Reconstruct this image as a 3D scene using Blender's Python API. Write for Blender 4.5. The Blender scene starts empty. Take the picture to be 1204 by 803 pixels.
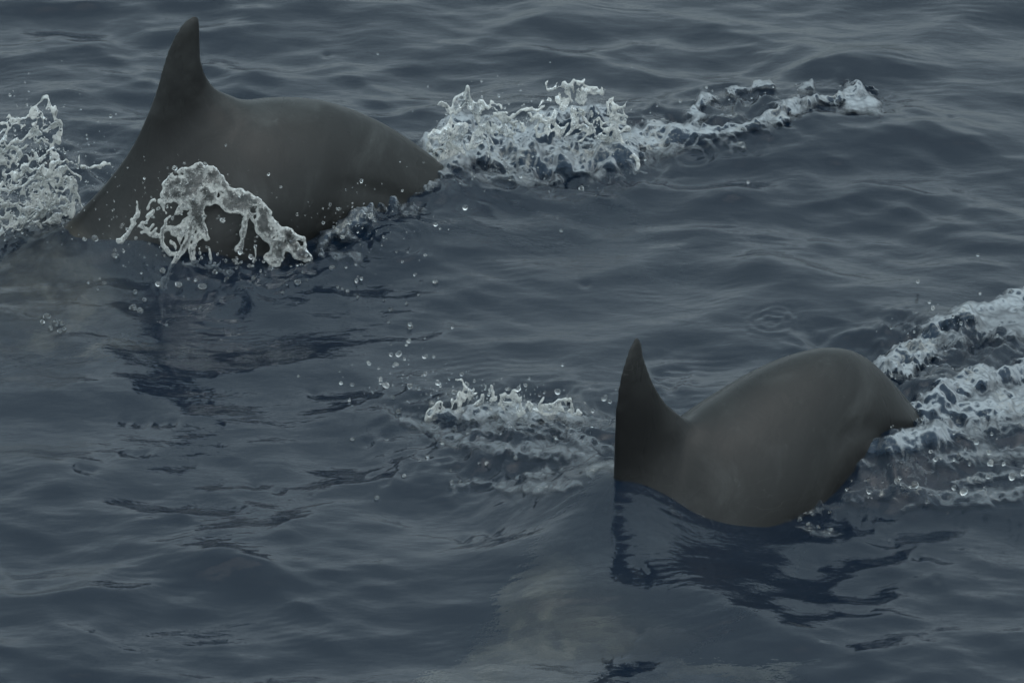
import bpy, math, random
import numpy as np
from mathutils import Vector, Matrix

sc = bpy.context.scene
R = math.radians

# ------------------------------------------------------------------ camera
PITCH, DIST, WIDTH = R(25), 15.0, 2.5           # looking down from a boat rail with a long lens
cam_d = bpy.data.cameras.new('camera')
cam = bpy.data.objects.new('camera', cam_d)
sc.collection.objects.link(cam)
cam.location = (0, -DIST * math.cos(PITCH), DIST * math.sin(PITCH))
cam.rotation_euler = (R(90) - PITCH, 0, 0)
cam_d.sensor_width = 36
cam_d.lens = 36 * DIST / WIDTH
cam_d.clip_start = 0.1
cam_d.clip_end = 8000
cam_d.dof.use_dof = True
cam_d.dof.focus_distance = 15.0
cam_d.dof.aperture_fstop = 14.0
sc.camera = cam

# ------------------------------------------------------------------ sky, sun, exposure
SUN_EL, SUN_AZ = R(66), R(150)                  # veiled sun high up behind the camera, to the right
world = bpy.data.worlds.new('World'); sc.world = world; world.use_nodes = True
wn, wl = world.node_tree.nodes, world.node_tree.links
wn.clear()
sky = wn.new('ShaderNodeTexSky'); sky.sky_type = 'NISHITA'; sky.sun_disc = False
sky.sun_elevation = SUN_EL; sky.sun_rotation = SUN_AZ
sky.air_density = 1.0; sky.dust_density = 3.0; sky.ozone_density = 1.0
hsv = wn.new('ShaderNodeHueSaturation'); hsv.inputs['Saturation'].default_value = 0.4
bg = wn.new('ShaderNodeBackground'); bg.inputs['Strength'].default_value = 0.15
wo = wn.new('ShaderNodeOutputWorld')
# high overcast: the cloud deck is brightest overhead (CIE overcast sky), thin enough to let some blue through
wtc = wn.new('ShaderNodeTexCoord'); wsep = wn.new('ShaderNodeSeparateXYZ'); wl.new(wtc.outputs['Generated'], wsep.inputs[0])
wmx = wn.new('ShaderNodeMath'); wmx.operation = 'MAXIMUM'; wmx.inputs[1].default_value = 0; wl.new(wsep.outputs['Z'], wmx.inputs[0])
wma = wn.new('ShaderNodeMath'); wma.operation = 'MULTIPLY_ADD'; wma.inputs[1].default_value = 2/3; wma.inputs[2].default_value = 1/3; wl.new(wmx.outputs[0], wma.inputs[0])
deck = wn.new('ShaderNodeMix'); deck.data_type = 'RGBA'; deck.blend_type = 'MULTIPLY'; deck.inputs[0].default_value = 1
deck.inputs[6].default_value = (7.9, 10.2, 11.0, 1); wl.new(wma.outputs[0], deck.inputs[7])
cover = wn.new('ShaderNodeMix'); cover.data_type = 'RGBA'; cover.inputs[0].default_value = .6
wl.new(sky.outputs[0], hsv.inputs['Color']); wl.new(hsv.outputs[0], cover.inputs[6]); wl.new(deck.outputs[2], cover.inputs[7])
wl.new(cover.outputs[2], bg.inputs[0]); wl.new(bg.outputs[0], wo.inputs[0])
sun_d = bpy.data.lights.new('sun', 'SUN'); sun_d.energy = 0.5; sun_d.angle = R(75); sun_d.color = (1, .97, .93)
sun = bpy.data.objects.new('sun', sun_d); sc.collection.objects.link(sun)
sd = Vector((math.sin(SUN_AZ) * math.cos(SUN_EL), math.cos(SUN_AZ) * math.cos(SUN_EL), math.sin(SUN_EL)))
sun.rotation_euler = sd.to_track_quat('Z', 'Y').to_euler()
sun.location = (0, 0, 20)
vs = sc.view_settings
vs.view_transform = 'Standard'; vs.look = 'None'; vs.gamma = 1; vs.use_curve_mapping = False
vs.exposure = 0.2
sc.cycles.use_denoising = True
sc.cycles.max_bounces = 10; sc.cycles.transmission_bounces = 8; sc.cycles.diffuse_bounces = 3; sc.cycles.glossy_bounces = 3; sc.cycles.transparent_max_bounces = 16
sc.cycles.sample_clamp_indirect = 4.0

# ------------------------------------------------------------------ numeric helpers
rng = np.random.default_rng(7)
PERM = np.tile(np.random.default_rng(3).permutation(256), 2).astype(np.int32)
GR = np.array([[1,1,0],[-1,1,0],[1,-1,0],[-1,-1,0],[1,0,1],[-1,0,1],[1,0,-1],[-1,0,-1],
               [0,1,1],[0,-1,1],[0,1,-1],[0,-1,-1],[1,1,0],[-1,1,0],[0,-1,1],[0,-1,-1]], np.float32)

def perlin(x, y, z=0.0, seed=0):
    x, y, z = np.broadcast_arrays(np.asarray(x, np.float32), np.asarray(y, np.float32), np.asarray(z, np.float32))
    x = x + seed * 17.31; y = y + seed * 5.77; z = z + seed * 9.13
    xi, yi, zi = np.floor(x).astype(np.int32), np.floor(y).astype(np.int32), np.floor(z).astype(np.int32)
    xf, yf, zf = x - xi, y - yi, z - zi
    xi &= 255; yi &= 255; zi &= 255
    u, v, w = (f * f * f * (f * (f * 6 - 15) + 10) for f in (xf, yf, zf))
    def g(dx, dy, dz):
        h = PERM[PERM[PERM[(xi + dx) & 255] + ((yi + dy) & 255)] + ((zi + dz) & 255)] & 15
        return GR[h, 0] * (xf - dx) + GR[h, 1] * (yf - dy) + GR[h, 2] * (zf - dz)
    def lp(a, b, t): return a + t * (b - a)
    return lp(lp(lp(g(0,0,0), g(1,0,0), u), lp(g(0,1,0), g(1,1,0), u), v),
              lp(lp(g(0,0,1), g(1,0,1), u), lp(g(0,1,1), g(1,1,1), u), v), w)

def fbm(x, y, z=0.0, oct=4, seed=0, ridged=False, gain=.5):
    r, a, f = 0, 1.0, 1.0
    for i in range(oct):
        n = perlin(np.asarray(x) * f, np.asarray(y) * f, np.asarray(z) * f, seed + i * 3)
        r = r + a * ((1 - 2 * np.abs(n)) if ridged else n)
        a *= gain; f *= 2.03
    return r

def sstep(a, b, x):
    x = np.asarray(x)
    t = np.clip((x - a) / (b - a), 0, 1); return t * t * (3 - 2 * t)

def smin(a, b, k):
    h = np.clip(.5 + .5 * (b - a) / k, 0, 1); return b + (a - b) * h - k * h * (1 - h)

def surface_nets(Fd, org, sp):
    """isosurface F = 0 (inside is negative) of a 3D grid -> verts, quads"""
    org = np.asarray(org, float); sp = np.broadcast_to(np.asarray(sp, float), 3)
    S = Fd < 0
    nx, ny, nz = Fd.shape
    cnt = np.zeros((nx-1, ny-1, nz-1), np.int8)
    for i in (0, 1):
        for j in (0, 1):
            for k in (0, 1):
                cnt += S[i:nx-1+i, j:ny-1+j, k:nz-1+k]
    act = np.argwhere((cnt > 0) & (cnt < 8))
    idx = np.full(cnt.shape, -1, np.int32)
    idx[act[:,0], act[:,1], act[:,2]] = np.arange(len(act))
    acc = np.zeros((len(act), 3)); num = np.zeros(len(act))
    I, J, K = act.T
    cor = [(i, j, k) for i in (0,1) for j in (0,1) for k in (0,1)]
    for c in cor:
        for ax in range(3):
            if c[ax]: continue
            e = list(c); e[ax] = 1
            f0 = Fd[I+c[0], J+c[1], K+c[2]]; f1 = Fd[I+e[0], J+e[1], K+e[2]]
            m = (f0 < 0) != (f1 < 0)
            t = np.where(m, f0 / np.where(m, f0 - f1, 1), 0)
            p = np.array(c, float)[None].repeat(len(act), 0); p[:, ax] = t
            acc += p * m[:, None]; num += m
    V = (act + acc / num[:, None]) * sp + org
    quads = []
    for ax in range(3):
        sl0 = [slice(1, n-1) for n in Fd.shape]; sl1 = list(sl0)
        sl0[ax] = slice(0, Fd.shape[ax]-1); sl1[ax] = slice(1, Fd.shape[ax])
        a, b = S[tuple(sl0)], S[tuple(sl1)]
        o = np.array([1, 1, 1]); o[ax] = 0
        u, v = (ax+1) % 3, (ax+2) % 3
        for m, flip in ((a & ~b, False), (~a & b, True)):
            e = np.argwhere(m) + o
            q = []
            for du, dv in ((-1,-1), (0,-1), (0,0), (-1,0)):
                c = e.copy(); c[:, u] += du; c[:, v] += dv
                q.append(idx[c[:,0], c[:,1], c[:,2]])
            q = np.stack(q, 1)
            quads.append(q[:, ::-1] if flip else q)
    Q = np.concatenate(quads)
    return V, Q[(Q >= 0).all(1)]

def relax(V, Q, it=2, lam=.5):
    E = np.concatenate([Q[:, [i, (i+1) % 4]] for i in range(4)])
    for _ in range(it):
        acc = np.zeros_like(V); n = np.zeros(len(V))
        for k in range(3): acc[:, k] = np.bincount(E[:,0], V[E[:,1], k], len(V)) + np.bincount(E[:,1], V[E[:,0], k], len(V))
        n = np.bincount(E[:,0], minlength=len(V)) + np.bincount(E[:,1], minlength=len(V))
        V = V + lam * (acc / np.maximum(n, 1)[:, None] - V)
    return V

def mesh_np(name, V, Q, mat, attrs=None):
    me = bpy.data.meshes.new(name)
    Q = np.asarray(Q, np.int32); k = Q.shape[1]
    me.vertices.add(len(V)); me.vertices.foreach_set('co', np.asarray(V, np.float32).ravel())
    me.loops.add(Q.size); me.loops.foreach_set('vertex_index', Q.ravel())
    me.polygons.add(len(Q)); me.polygons.foreach_set('loop_start', np.arange(0, Q.size, k, dtype=np.int32))
    me.polygons.foreach_set('use_smooth', np.ones(len(Q), bool))
    for n, a in (attrs or {}).items():
        at = me.attributes.new(n, 'FLOAT', 'POINT'); at.data.foreach_set('value', np.asarray(a, np.float32))
    me.update(calc_edges=True); me.validate()
    me.materials.append(mat)
    o = bpy.data.objects.new(name, me); sc.collection.objects.link(o)
    return o

def tag(o, label=None, cat=None, group=None, kind=None):
    for k, v in (('label', label), ('category', cat), ('group', group), ('kind', kind)):
        if v: o[k] = v
    return o

# photograph measurements (1204 x 803) -> places on the sea surface / in a vertical plane
FPX = 1204 * DIST / WIDTH
CAM = np.array(cam.location); FW = np.array([0, math.cos(PITCH), -math.sin(PITCH)]); UP = np.array([0, math.sin(PITCH), math.cos(PITCH)])
def ray(px, py): return FW + np.array([1., 0, 0]) * (px - 602) / FPX + UP * (401.5 - py) / FPX
def sea(px, py, z=0.0):
    d = ray(px, py); return (CAM + d * (z - CAM[2]) / d[2])
def at_depth(px, py, Y):
    d = ray(px, py); return CAM + d * (Y - CAM[1]) / d[1]

# ------------------------------------------------------------------ materials
class NT:
    def __init__(s, name):
        s.m = bpy.data.materials.new(name); s.m.use_nodes = True
        s.t = s.m.node_tree; s.t.nodes.clear()
        s.out = s.n('ShaderNodeOutputMaterial')
    def n(s, typ, **kw):
        nd = s.t.nodes.new(typ)
        for k, v in kw.items():
            if k.startswith('i_'):
                key = k[2:].replace('_', ' ')
                nd.inputs[int(key) if key.isdigit() else key].default_value = v
            else: setattr(nd, k, v)
        return nd
    def l(s, a, b): s.t.links.new(a, b)
    def math(s, op, a, b=None, c=None):
        nd = s.n('ShaderNodeMath', operation=op)
        for i, v in enumerate((a, b, c)):
            if v is None: continue
            if hasattr(v, 'links'): s.l(v, nd.inputs[i])
            else: nd.inputs[i].default_value = v
        return nd.outputs[0]
    def ramp(s, f, stops):
        nd = s.n('ShaderNodeValToRGB'); s.l(f, nd.inputs[0]); el = nd.color_ramp.elements
        while len(el) < len(stops): el.new(.5)
        for e, (p, c) in zip(el, stops): e.position = p; e.color = c if len(c) == 4 else (*c, 1)
        return nd.outputs[0]
    def noise(s, vec, scale, detail=4, rough=.5, dist=0.0):
        nd = s.n('ShaderNodeTexNoise', i_Scale=scale, i_Detail=detail, i_Roughness=rough, i_Distortion=dist)
        s.l(vec, nd.inputs['Vector']); return nd.outputs['Fac']
    def mapping(s, vec, scale=(1,1,1), rot=(0,0,0)):
        nd = s.n('ShaderNodeMapping'); nd.inputs['Scale'].default_value = scale; nd.inputs['Rotation'].default_value = rot
        s.l(vec, nd.inputs['Vector']); return nd.outputs[0]

def water_material():
    t = NT('sea_water')
    geo = t.n('ShaderNodeNewGeometry'); pos = geo.outputs['Position']
    # fine capillary ripples, stronger in patches
    a = t.noise(t.mapping(pos, (1, 1.7, 1), (0, 0, R(8))), 26, 3, .55)
    wv = t.n('ShaderNodeTexWave', wave_type='BANDS', bands_direction='Y', i_Scale=9.0, i_Distortion=5.0, i_Detail=2.0, i_Detail_Scale=.6); t.l(t.mapping(pos, (.6, 1, 1), (0, 0, R(7))), wv.inputs['Vector'])
    wv2 = t.n('ShaderNodeTexWave', wave_type='BANDS', bands_direction='Y', i_Scale=12.0, i_Distortion=4.0, i_Detail=2.0, i_Detail_Scale=.8); t.l(t.mapping(pos, (.7, 1, 1), (0, 0, R(-24))), wv2.inputs['Vector'])
    patch = t.math('MAXIMUM', t.math('MULTIPLY_ADD', t.noise(t.mapping(pos, (1, .8, 1)), 3.2, 3), 5.0, -2.75), 0.0)
    patch2 = t.math('MAXIMUM', t.math('MULTIPLY_ADD', t.noise(t.mapping(pos, (1, .8, 1), (0, 0, 1.1)), 2.6, 3), 5.0, -2.75), 0.0)
    patch = t.math('MINIMUM', patch, 1.0); patch2 = t.math('MINIMUM', patch2, 1.0)
    h = t.math('ADD', t.math('MULTIPLY', a, .0036), t.math('ADD', t.math('MULTIPLY', t.math('MULTIPLY', wv.outputs['Fac'], patch), .0022), t.math('MULTIPLY', t.math('MULTIPLY', wv2.outputs['Fac'], patch2), .0016)))
    bump = t.n('ShaderNodeBump', i_Strength=.55, i_Distance=1.0); t.l(h, bump.inputs['Height'])
    nrm = bump.outputs[0]
    fr = t.n('ShaderNodeFresnel', i_IOR=1.34); t.l(nrm, fr.inputs['Normal'])
    gl = t.n('ShaderNodeBsdfGlossy', i_Roughness=.045); gl.inputs['Color'].default_value = (1, 1, 1, 1); t.l(nrm, gl.inputs['Normal'])
    rf = t.n('ShaderNodeBsdfRefraction', i_Roughness=.02, i_IOR=1.33); rf.inputs['Color'].default_value = (.9, .93, .95, 1); t.l(nrm, rf.inputs['Normal'])
    df = t.n('ShaderNodeBsdfDiffuse'); df.inputs['Color'].default_value = (.018, .040, .078, 1); t.l(nrm, df.inputs['Normal'])
    body = t.n('ShaderNodeMixShader', i_0=.75); t.l(df.outputs[0], body.inputs[1]); t.l(rf.outputs[0], body.inputs[2])
    mx = t.n('ShaderNodeMixShader'); t.l(fr.outputs[0], mx.inputs[0]); t.l(body.outputs[0], mx.inputs[1]); t.l(gl.outputs[0], mx.inputs[2])
    t.l(mx.outputs[0], t.out.inputs['Surface'])
    va = t.n('ShaderNodeVolumeAbsorption', i_Density=.45); va.inputs['Color'].default_value = (.50, .58, .60, 1)
    t.l(va.outputs[0], t.out.inputs['Volume'])
    return t.m

def dolphin_material(name, base, pale, seed):
    t = NT(name)
    tc = t.n('ShaderNodeTexCoord'); P = tc.outputs['Object']
    at = t.n('ShaderNodeAttribute', attribute_name='dorsal').outputs['Fac']      # 1 on the back, 0 on the belly
    mott = t.noise(t.mapping(P, (1, 1, .7), (0, R(30), 0)), 4.2, 6, .58, .4)
    fine = t.noise(P, 90, 3, .6)
    f = t.math('ADD', at, t.math('MULTIPLY_ADD', mott, .5, -.25))
    col = t.ramp(f, [(.0, (.055, .054, .05)), (.3, pale), (.62, base), (1, base)])
    fo = t.n('ShaderNodeAttribute', attribute_name='fore_lift').outputs['Fac']             # sunken forebody: its lighter, browner look through the water is painted into the colour
    fm = t.n('ShaderNodeMix', data_type='RGBA'); t.l(fo, fm.inputs[0]); t.l(col, fm.inputs[6]); fm.inputs[7].default_value = (.27, .23, .16, 1); col = fm.outputs[2]
    mul = t.n('ShaderNodeMix', data_type='RGBA', blend_type='MULTIPLY'); mul.inputs[0].default_value = 1
    t.l(col, mul.inputs[6])
    g = t.math('ADD', t.math('MULTIPLY_ADD', mott, 4.0, -1.05), t.math('MULTIPLY_ADD', fine, .3, -.15))
    blaze = t.n('ShaderNodeMapRange', interpolation_type='SMOOTHSTEP', i_1=.44, i_2=.66, i_3=.75, i_4=2.3); t.l(t.noise(t.mapping(P, (1, 1, 1.5), (0, R(-35), 0)), 3.0, 7, .62, .7), blaze.inputs[0])
    speck = t.n('ShaderNodeMapRange', i_1=.62, i_2=.72, i_3=1.0, i_4=1.9); t.l(t.noise(P, 38, 5, .7), speck.inputs[0])
    g = t.math('MULTIPLY', t.math('MULTIPLY', g, blaze.outputs[0]), speck.outputs[0])
    cb = t.n('ShaderNodeCombineColor')
    for i in range(3): t.l(g, cb.inputs[i])
    t.l(cb.outputs[0], mul.inputs[7])
    # faint pale rake marks and scuffs
    scr = t.n('ShaderNodeTexNoise', i_Scale=2.2, i_Detail=2.0, i_Distortion=.6); t.l(t.mapping(P, (1.2, 1.2, 9), (0, R(28 - 50*seed), 0)), scr.inputs['Vector'])
    line = t.n('ShaderNodeMapRange', i_1=.006, i_2=.0, i_3=0.0, i_4=1.0); t.l(t.math('ABSOLUTE', t.math('SUBTRACT', t.math('FRACT', t.math('MULTIPLY', scr.outputs['Fac'], 7.0)), .5)), line.inputs[0])
    where = t.math('GREATER_THAN', t.noise(P, 6.5, 2), .57)
    sm = t.n('ShaderNodeMix', data_type='RGBA'); t.l(t.math('MULTIPLY', t.math('MULTIPLY', line.outputs[0], where), .6), sm.inputs[0]); t.l(mul.outputs[2], sm.inputs[6]); sm.inputs[7].default_value = (.075, .075, .07, 1)
    p = t.n('ShaderNodeBsdfPrincipled', i_IOR=1.33)
    t.l(sm.outputs[2], p.inputs['Base Color'])
    t.l(t.math('MULTIPLY_ADD', mott, .4, .35), p.inputs['Roughness'])
    bp = t.n('ShaderNodeBump', i_Strength=.15, i_Distance=.003)
    t.l(t.math('ADD', t.math('MULTIPLY', fine, .4), t.noise(P, 22, 4, .6)), bp.inputs['Height']); t.l(bp.outputs[0], p.inputs['Normal'])
    p.inputs['Coat Weight'].default_value = .45; p.inputs['Coat IOR'].default_value = 1.33
    t.l(t.math('MULTIPLY_ADD', t.noise(t.mapping(P, (1, 1, .45)), 6, 4, .6, .4), .6, -.02), p.inputs['Coat Roughness'])
    bw = t.n('ShaderNodeBump', i_Strength=.4, i_Distance=.014); t.l(t.noise(t.mapping(P, (1, 1, .5)), 11, 4, .55, .5), bw.inputs['Height']); t.l(bw.outputs[0], p.inputs['Coat Normal'])
    t.l(p.outputs[0], t.out.inputs['Surface'])
    return t.m

M_WATER = water_material()
M_FAR = dolphin_material('wet_grey_skin', (.0120, .0130, .0128), (.024, .0245, .0232), 0)
M_NEAR = dolphin_material('wet_dark_skin', (.0105, .0112, .0110), (.022, .022, .0205), 1)

# ------------------------------------------------------------------ the dolphins (profile in a vertical plane, swept)
def catmull(P, n):
    P = np.asarray(P, float); P = np.vstack([2*P[0]-P[1], P, 2*P[-1]-P[-2]])
    out = []
    for i in range(1, len(P)-2):
        t = np.linspace(0, 1, n, endpoint=False)[:, None]
        a, b, c, d = P[i-1], P[i], P[i+1], P[i+2]
        out.append(.5*((2*b)+(-a+c)*t+(2*a-5*b+4*c-d)*t**2+(-a+3*b-3*c+d)*t**3))
    out.append(P[-2][None]); return np.vstack(out)

TT = [0, .03, .07, .10, .15, .25, .35, .45, .55, .65, .75, .85, .93, .97, 1.0]
AA = [.006, .018, .028, .046, .060, .078, .088, .088, .081, .064, .044, .028, .018, .010, .006]
BB = [.006, .016, .024, .044, .058, .074, .079, .078, .070, .055, .037, .020, .012, .010, .006]

def poly_sd(S, Z, poly):
    """signed distance (positive inside) to a closed polygon"""
    poly = np.asarray(poly, float); d2 = np.full(S.shape, 1e9); ins = np.zeros(S.shape, bool)
    for (x0, y0), (x1, y1) in zip(poly, np.roll(poly, -1, 0)):
        ex, ey = x1-x0, y1-y0
        t = np.clip(((S-x0)*ex + (Z-y0)*ey) / (ex*ex+ey*ey+1e-12), 0, 1)
        d2 = np.minimum(d2, (S-x0-t*ex)**2 + (Z-y0-t*ey)**2)
        c = ((y0 > Z) != (y1 > Z)) & (S < (x1-x0)*(Z-y0)/(y1-y0+1e-12) + x0)
        ins ^= c
    d = np.sqrt(d2); return np.where(ins, d, -d)

def dolphin(name, origin, yaw, top, fin_px, girth, mat, fin_w, smooth_k=.075, vox=.0065):
    o3 = np.array([*origin, 0.]); ax = np.array([math.cos(yaw), math.sin(yaw), 0]); nn = np.array([-math.sin(yaw), math.cos(yaw), 0])
    def plane(px, py):
        d = ray(px, py); p = CAM + d * (((o3 - CAM) @ nn) / (d @ nn)); return float((p - o3) @ ax), float(p[2])
    T = catmull(top, 24)
    seg = np.linalg.norm(np.diff(T, axis=0), axis=1); ell = np.concatenate([[0], np.cumsum(seg)]); L = ell[-1]
    uu = np.linspace(0, L, 260)
    T = np.stack([np.interp(uu, ell, T[:, i]) for i in (0, 1)], 1)
    for _ in range(12): T[1:-1] = .5*T[1:-1] + .25*(T[:-2] + T[2:])
    tg = np.gradient(T, axis=0); tg /= np.linalg.norm(tg, axis=1)[:, None]
    nr = np.stack([-tg[:, 1], tg[:, 0]], 1)                        # dorsal side
    tt = uu / L
    a = np.interp(tt, TT, AA) * L * girth; b = np.interp(tt, TT, BB) * L * girth
    ker = np.ones(9) / 9
    a = np.convolve(np.pad(a, 4, 'edge'), ker, 'valid'); b = np.convolve(np.pad(b, 4, 'edge'), ker, 'valid')
    Cn = T - nr * a[:, None]
    for _ in range(500): Cn[1:-1] = .5*Cn[1:-1] + .25*(Cn[:-2] + Cn[2:])
    # dorsal half-height: from the smoothed midline up to the measured back line
    tgc = np.gradient(Cn, axis=0); tgc /= np.linalg.norm(tgc, axis=1)[:, None]
    nc = np.stack([-tgc[:, 1], tgc[:, 0]], 1)
    Tf = np.stack([np.interp(np.linspace(0, 1, 2600), np.linspace(0, 1, 260), T[:, i]) for i in (0, 1)], 1)
    aD = np.empty(260)
    for i in range(260):
        v = Tf - Cn[i]; u = v @ tgc[i]; hh = v @ nc[i]
        ok = (np.abs(u) < .012) & (hh > 0)
        aD[i] = hh[ok].mean() if ok.any() else np.nan
    bad = np.isnan(aD); aD[bad] = np.interp(uu[bad], uu[~bad], aD[~bad])
    aD = np.clip(aD, .6*a, 1.9*a)
    k2 = np.hanning(17); k2 /= k2.sum(); aD = np.convolve(np.pad(aD, 8, 'edge'), k2, 'valid')
    mixh = np.clip(np.minimum(tt, 1-tt) / .12, 0, 1); aD = mixh*aD + (1-mixh)*a
    fpoly = catmull([plane(*p) for p in fin_px], 6)
    lo = Cn.min(0) - .3; hi = np.maximum(Cn.max(0) + .3, fpoly.max(0) + .05)
    ss = np.arange(lo[0], hi[0], vox); zz = np.arange(lo[1], hi[1], vox); vv = np.arange(-.46, .46, vox)
    S, Z = np.meshgrid(ss, zz, indexing='ij')
    best = np.full(S.shape, 1e9); bi = np.zeros(S.shape, int)
    for i in range(260):
        d = (S - Cn[i, 0])**2 + (Z - Cn[i, 1])**2
        m = d < best; best = np.where(m, d, best); bi = np.where(m, i, bi)
    dS, dZ = S - Cn[bi, 0], Z - Cn[bi, 1]
    h = -dS * tgc[bi, 1] + dZ * tgc[bi, 0]; al = dS * tgc[bi, 0] + dZ * tgc[bi, 1]
    le = uu[bi] + al
    r2 = np.hypot(h, np.maximum(np.abs(al) - .004, 0)) * np.sign(h + 1e-9)
    A, B = np.where(h > 0, np.interp(le, uu, aD), np.interp(le, uu, a)), np.interp(le, uu, b)
    fin = poly_sd(S, Z, fpoly)
    fh = np.clip((h - A) / .3, 0, 1)
    wmax = fin_w * (1 - .82 * fh**.7)
    w = wmax * np.sqrt(np.clip(1 - (1 - np.clip(fin, 0, .07) * .965 / .07 - .035)**2, 0, 1))
    n3 = np.abs(vv)[None, None, :]; h3, A3, B3, le3 = r2[..., None], A[..., None], B[..., None], le[..., None]
    pw = np.where(h3 > 0, 1.66, 2.0)
    q = (np.abs(h3 / A3)**pw + (n3 / B3)**pw)**(1/pw)
    body = (q - 1) * np.minimum(A3, B3) * .9
    body = np.where(np.abs(al)[..., None] > .05, np.maximum(body, np.abs(al)[..., None] - .05), body)
    ff = np.hypot(np.minimum(fin, 0)[..., None], n3) - w[..., None]
    # crease above the tail muscles, and a soft swelling below it
    win = (sstep(.58*L, .66*L, le3) * sstep(.88*L, .80*L, le3))
    body = body + win * (.0055*np.exp(-((h3 - .30*A3)/.020)**2) - .005*np.exp(-((h3 + .05*A3)/.05)**2)) * sstep(.3, .7, n3/B3)
    G = smin(body, ff, smooth_k)
    # tail flukes and flippers
    l0, l1 = .905 * L, 1.0 * L
    half = .115 * L * girth
    pf = np.minimum(np.minimum(le3 - (l0 + .62 * n3), (l1 + .22 * n3 - .035*np.exp(-(n3/.03)**2)) - le3), half - n3)
    fl = np.where(pf > 0, np.abs(h3) - np.minimum(.014, .25 * pf + .002), np.hypot(pf, h3))
    G = smin(G, fl.astype(np.float32), .03)
    p0 = np.array([.245 * L, -.045 * L, .05 * L]); p1 = np.array([.35 * L, -.10 * L, .125 * L]); e = p1 - p0
    t = np.clip(((le3 - p0[0]) * e[0] + (h3 - p0[1]) * e[1] + (n3 - p0[2]) * e[2]) / (e @ e), 0, 1)
    dd = np.sqrt((le3 - p0[0] - t * e[0])**2 + (2.2 * (h3 - p0[1] - t * e[1] + .3*(n3 - p0[2] - t*e[2])))**2 + (n3 - p0[2] - t * e[2])**2)
    G = smin(G, (dd - (.05 - .036 * t)) * .6, .03)
    V, Q = surface_nets(G.astype(np.float32), (ss[0], zz[0], vv[0]), vox)
    V = relax(V, Q, 9, .5)
    si = np.clip(((V[:, 0] - ss[0]) / vox).astype(int), 0, len(ss)-1); zi = np.clip(((V[:, 1] - zz[0]) / vox).astype(int), 0, len(zz)-1)
    dors = np.clip(.5 + .5 * h[si, zi] / A[si, zi], 0, 1)
    W = V[:, :1] * ax[None] + V[:, 2:3] * nn[None] + np.array([0, 0, 1])[None] * V[:, 1:2]
    ob = mesh_np(name, W, Q[:, ::-1], mat, {'dorsal': dors, 'fore_lift': sstep(.365*L, .24*L, le[si, zi])})
    ob.location = (*origin, 0)
    return ob

FAR_O, FAR_Y = (-.628, .74), R(20)
far = dolphin('dolphin', FAR_O, FAR_Y,
    [(-1.36,-.60),(-1.15,-.46),(-.92,-.28),(-.72,-.11),(-.5,.055),(-.363,.155),(-.214,.258),(-.108,.318),(.023,.326),(.158,.302),(.295,.234),(.386,.166),(.455,.104),(.60,-.05),(.75,-.22),(.92,-.38),(1.08,-.47)],
    [(92,275),(130,225),(160,172),(183,115),(195,70),(206,42),(218,25),(229,19),(235,23),(235,45),(235,72),(242,95),(253,111),(264,122),(268,145),(250,200),(180,270)],
    1.0, M_FAR, .046)
tag(far, 'large grey dolphin arching its back with a tall dark fin behind a curling splash', 'dolphin')

NEAR_O, NEAR_Y = (.516, -.85), R(32)
near = dolphin('dolphin', NEAR_O, NEAR_Y,
    [(-.98,-1.0),(-.86,-.80),(-.74,-.58),(-.6,-.34),(-.46,-.15),(-.33,.0),(-.171,.195),(-.038,.258),(.091,.303),(.221,.318),(.310,.304),(.37,.262),(.43,.195),(.506,.10),(.62,-.05),(.76,-.2),(.9,-.31),(1.02,-.38)],
    [(728,640),(724,600),(724,545),(725,490),(728,455),(736,420),(745,399),(750,395),(754,400),(758,425),(767,452),(777,470),(788,486),(792,505),(780,560),(765,640)],
    .98, M_NEAR, .044)
tag(near, 'smaller dark dolphin with humped back, fin base sinking into a clear bulge of water', 'dolphin')

# ------------------------------------------------------------------ the sea
NW = 210
lam = np.exp(rng.uniform(np.log(.05), np.log(2.2), NW))
wgt = np.exp(-(np.log(lam / .21))**2 / (2 * 1.0**2)) * rng.uniform(.5, 1.3, NW)
ang = rng.normal(0, R(36), NW) + R(96) + R(180) * (rng.random(NW) < .25)
slope = wgt * .145 / math.sqrt((wgt**2).sum() / 2)
KX, KY = 2*np.pi/lam*np.cos(ang), 2*np.pi/lam*np.sin(ang)
AMP = slope * lam / (2*np.pi); PH = rng.uniform(0, 2*np.pi, NW)

# churned places: centre (pixels), half sizes (pixels), tilt, strength
CHURN = [(640,190,150,48,-4,1.0),(850,150,150,32,-10,.8),(990,118,50,22,0,.8),(460,250,90,28,-22,.9),(330,300,120,45,-10,.6),(70,215,110,60,0,.7),
         (620,525,130,60,5,1.0),(560,485,110,30,0,.8),(1080,440,90,60,-30,1.1),(1020,575,60,45,0,.7),(1090,520,130,60,-15,1.0),(1160,420,80,60,-30,1.0),(780,440,40,28,0,.5)]
def churn(x, y):
    m = np.zeros_like(x)
    for px, py, rx, ry, tl, s in CHURN:
        c = sea(px, py); ex = rx / 481; ey = ry / 481 / math.sin(PITCH); t = math.atan(math.tan(R(-tl)) / math.sin(PITCH))
        dx, dy = x - c[0], y - c[1]
        u = (dx*math.cos(t) + dy*math.sin(t)) / ex; v = (-dx*math.sin(t) + dy*math.cos(t)) / ey
        m = np.maximum(m, s * np.exp(-(u*u + v*v)**1.5 * .8))
    return m
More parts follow.
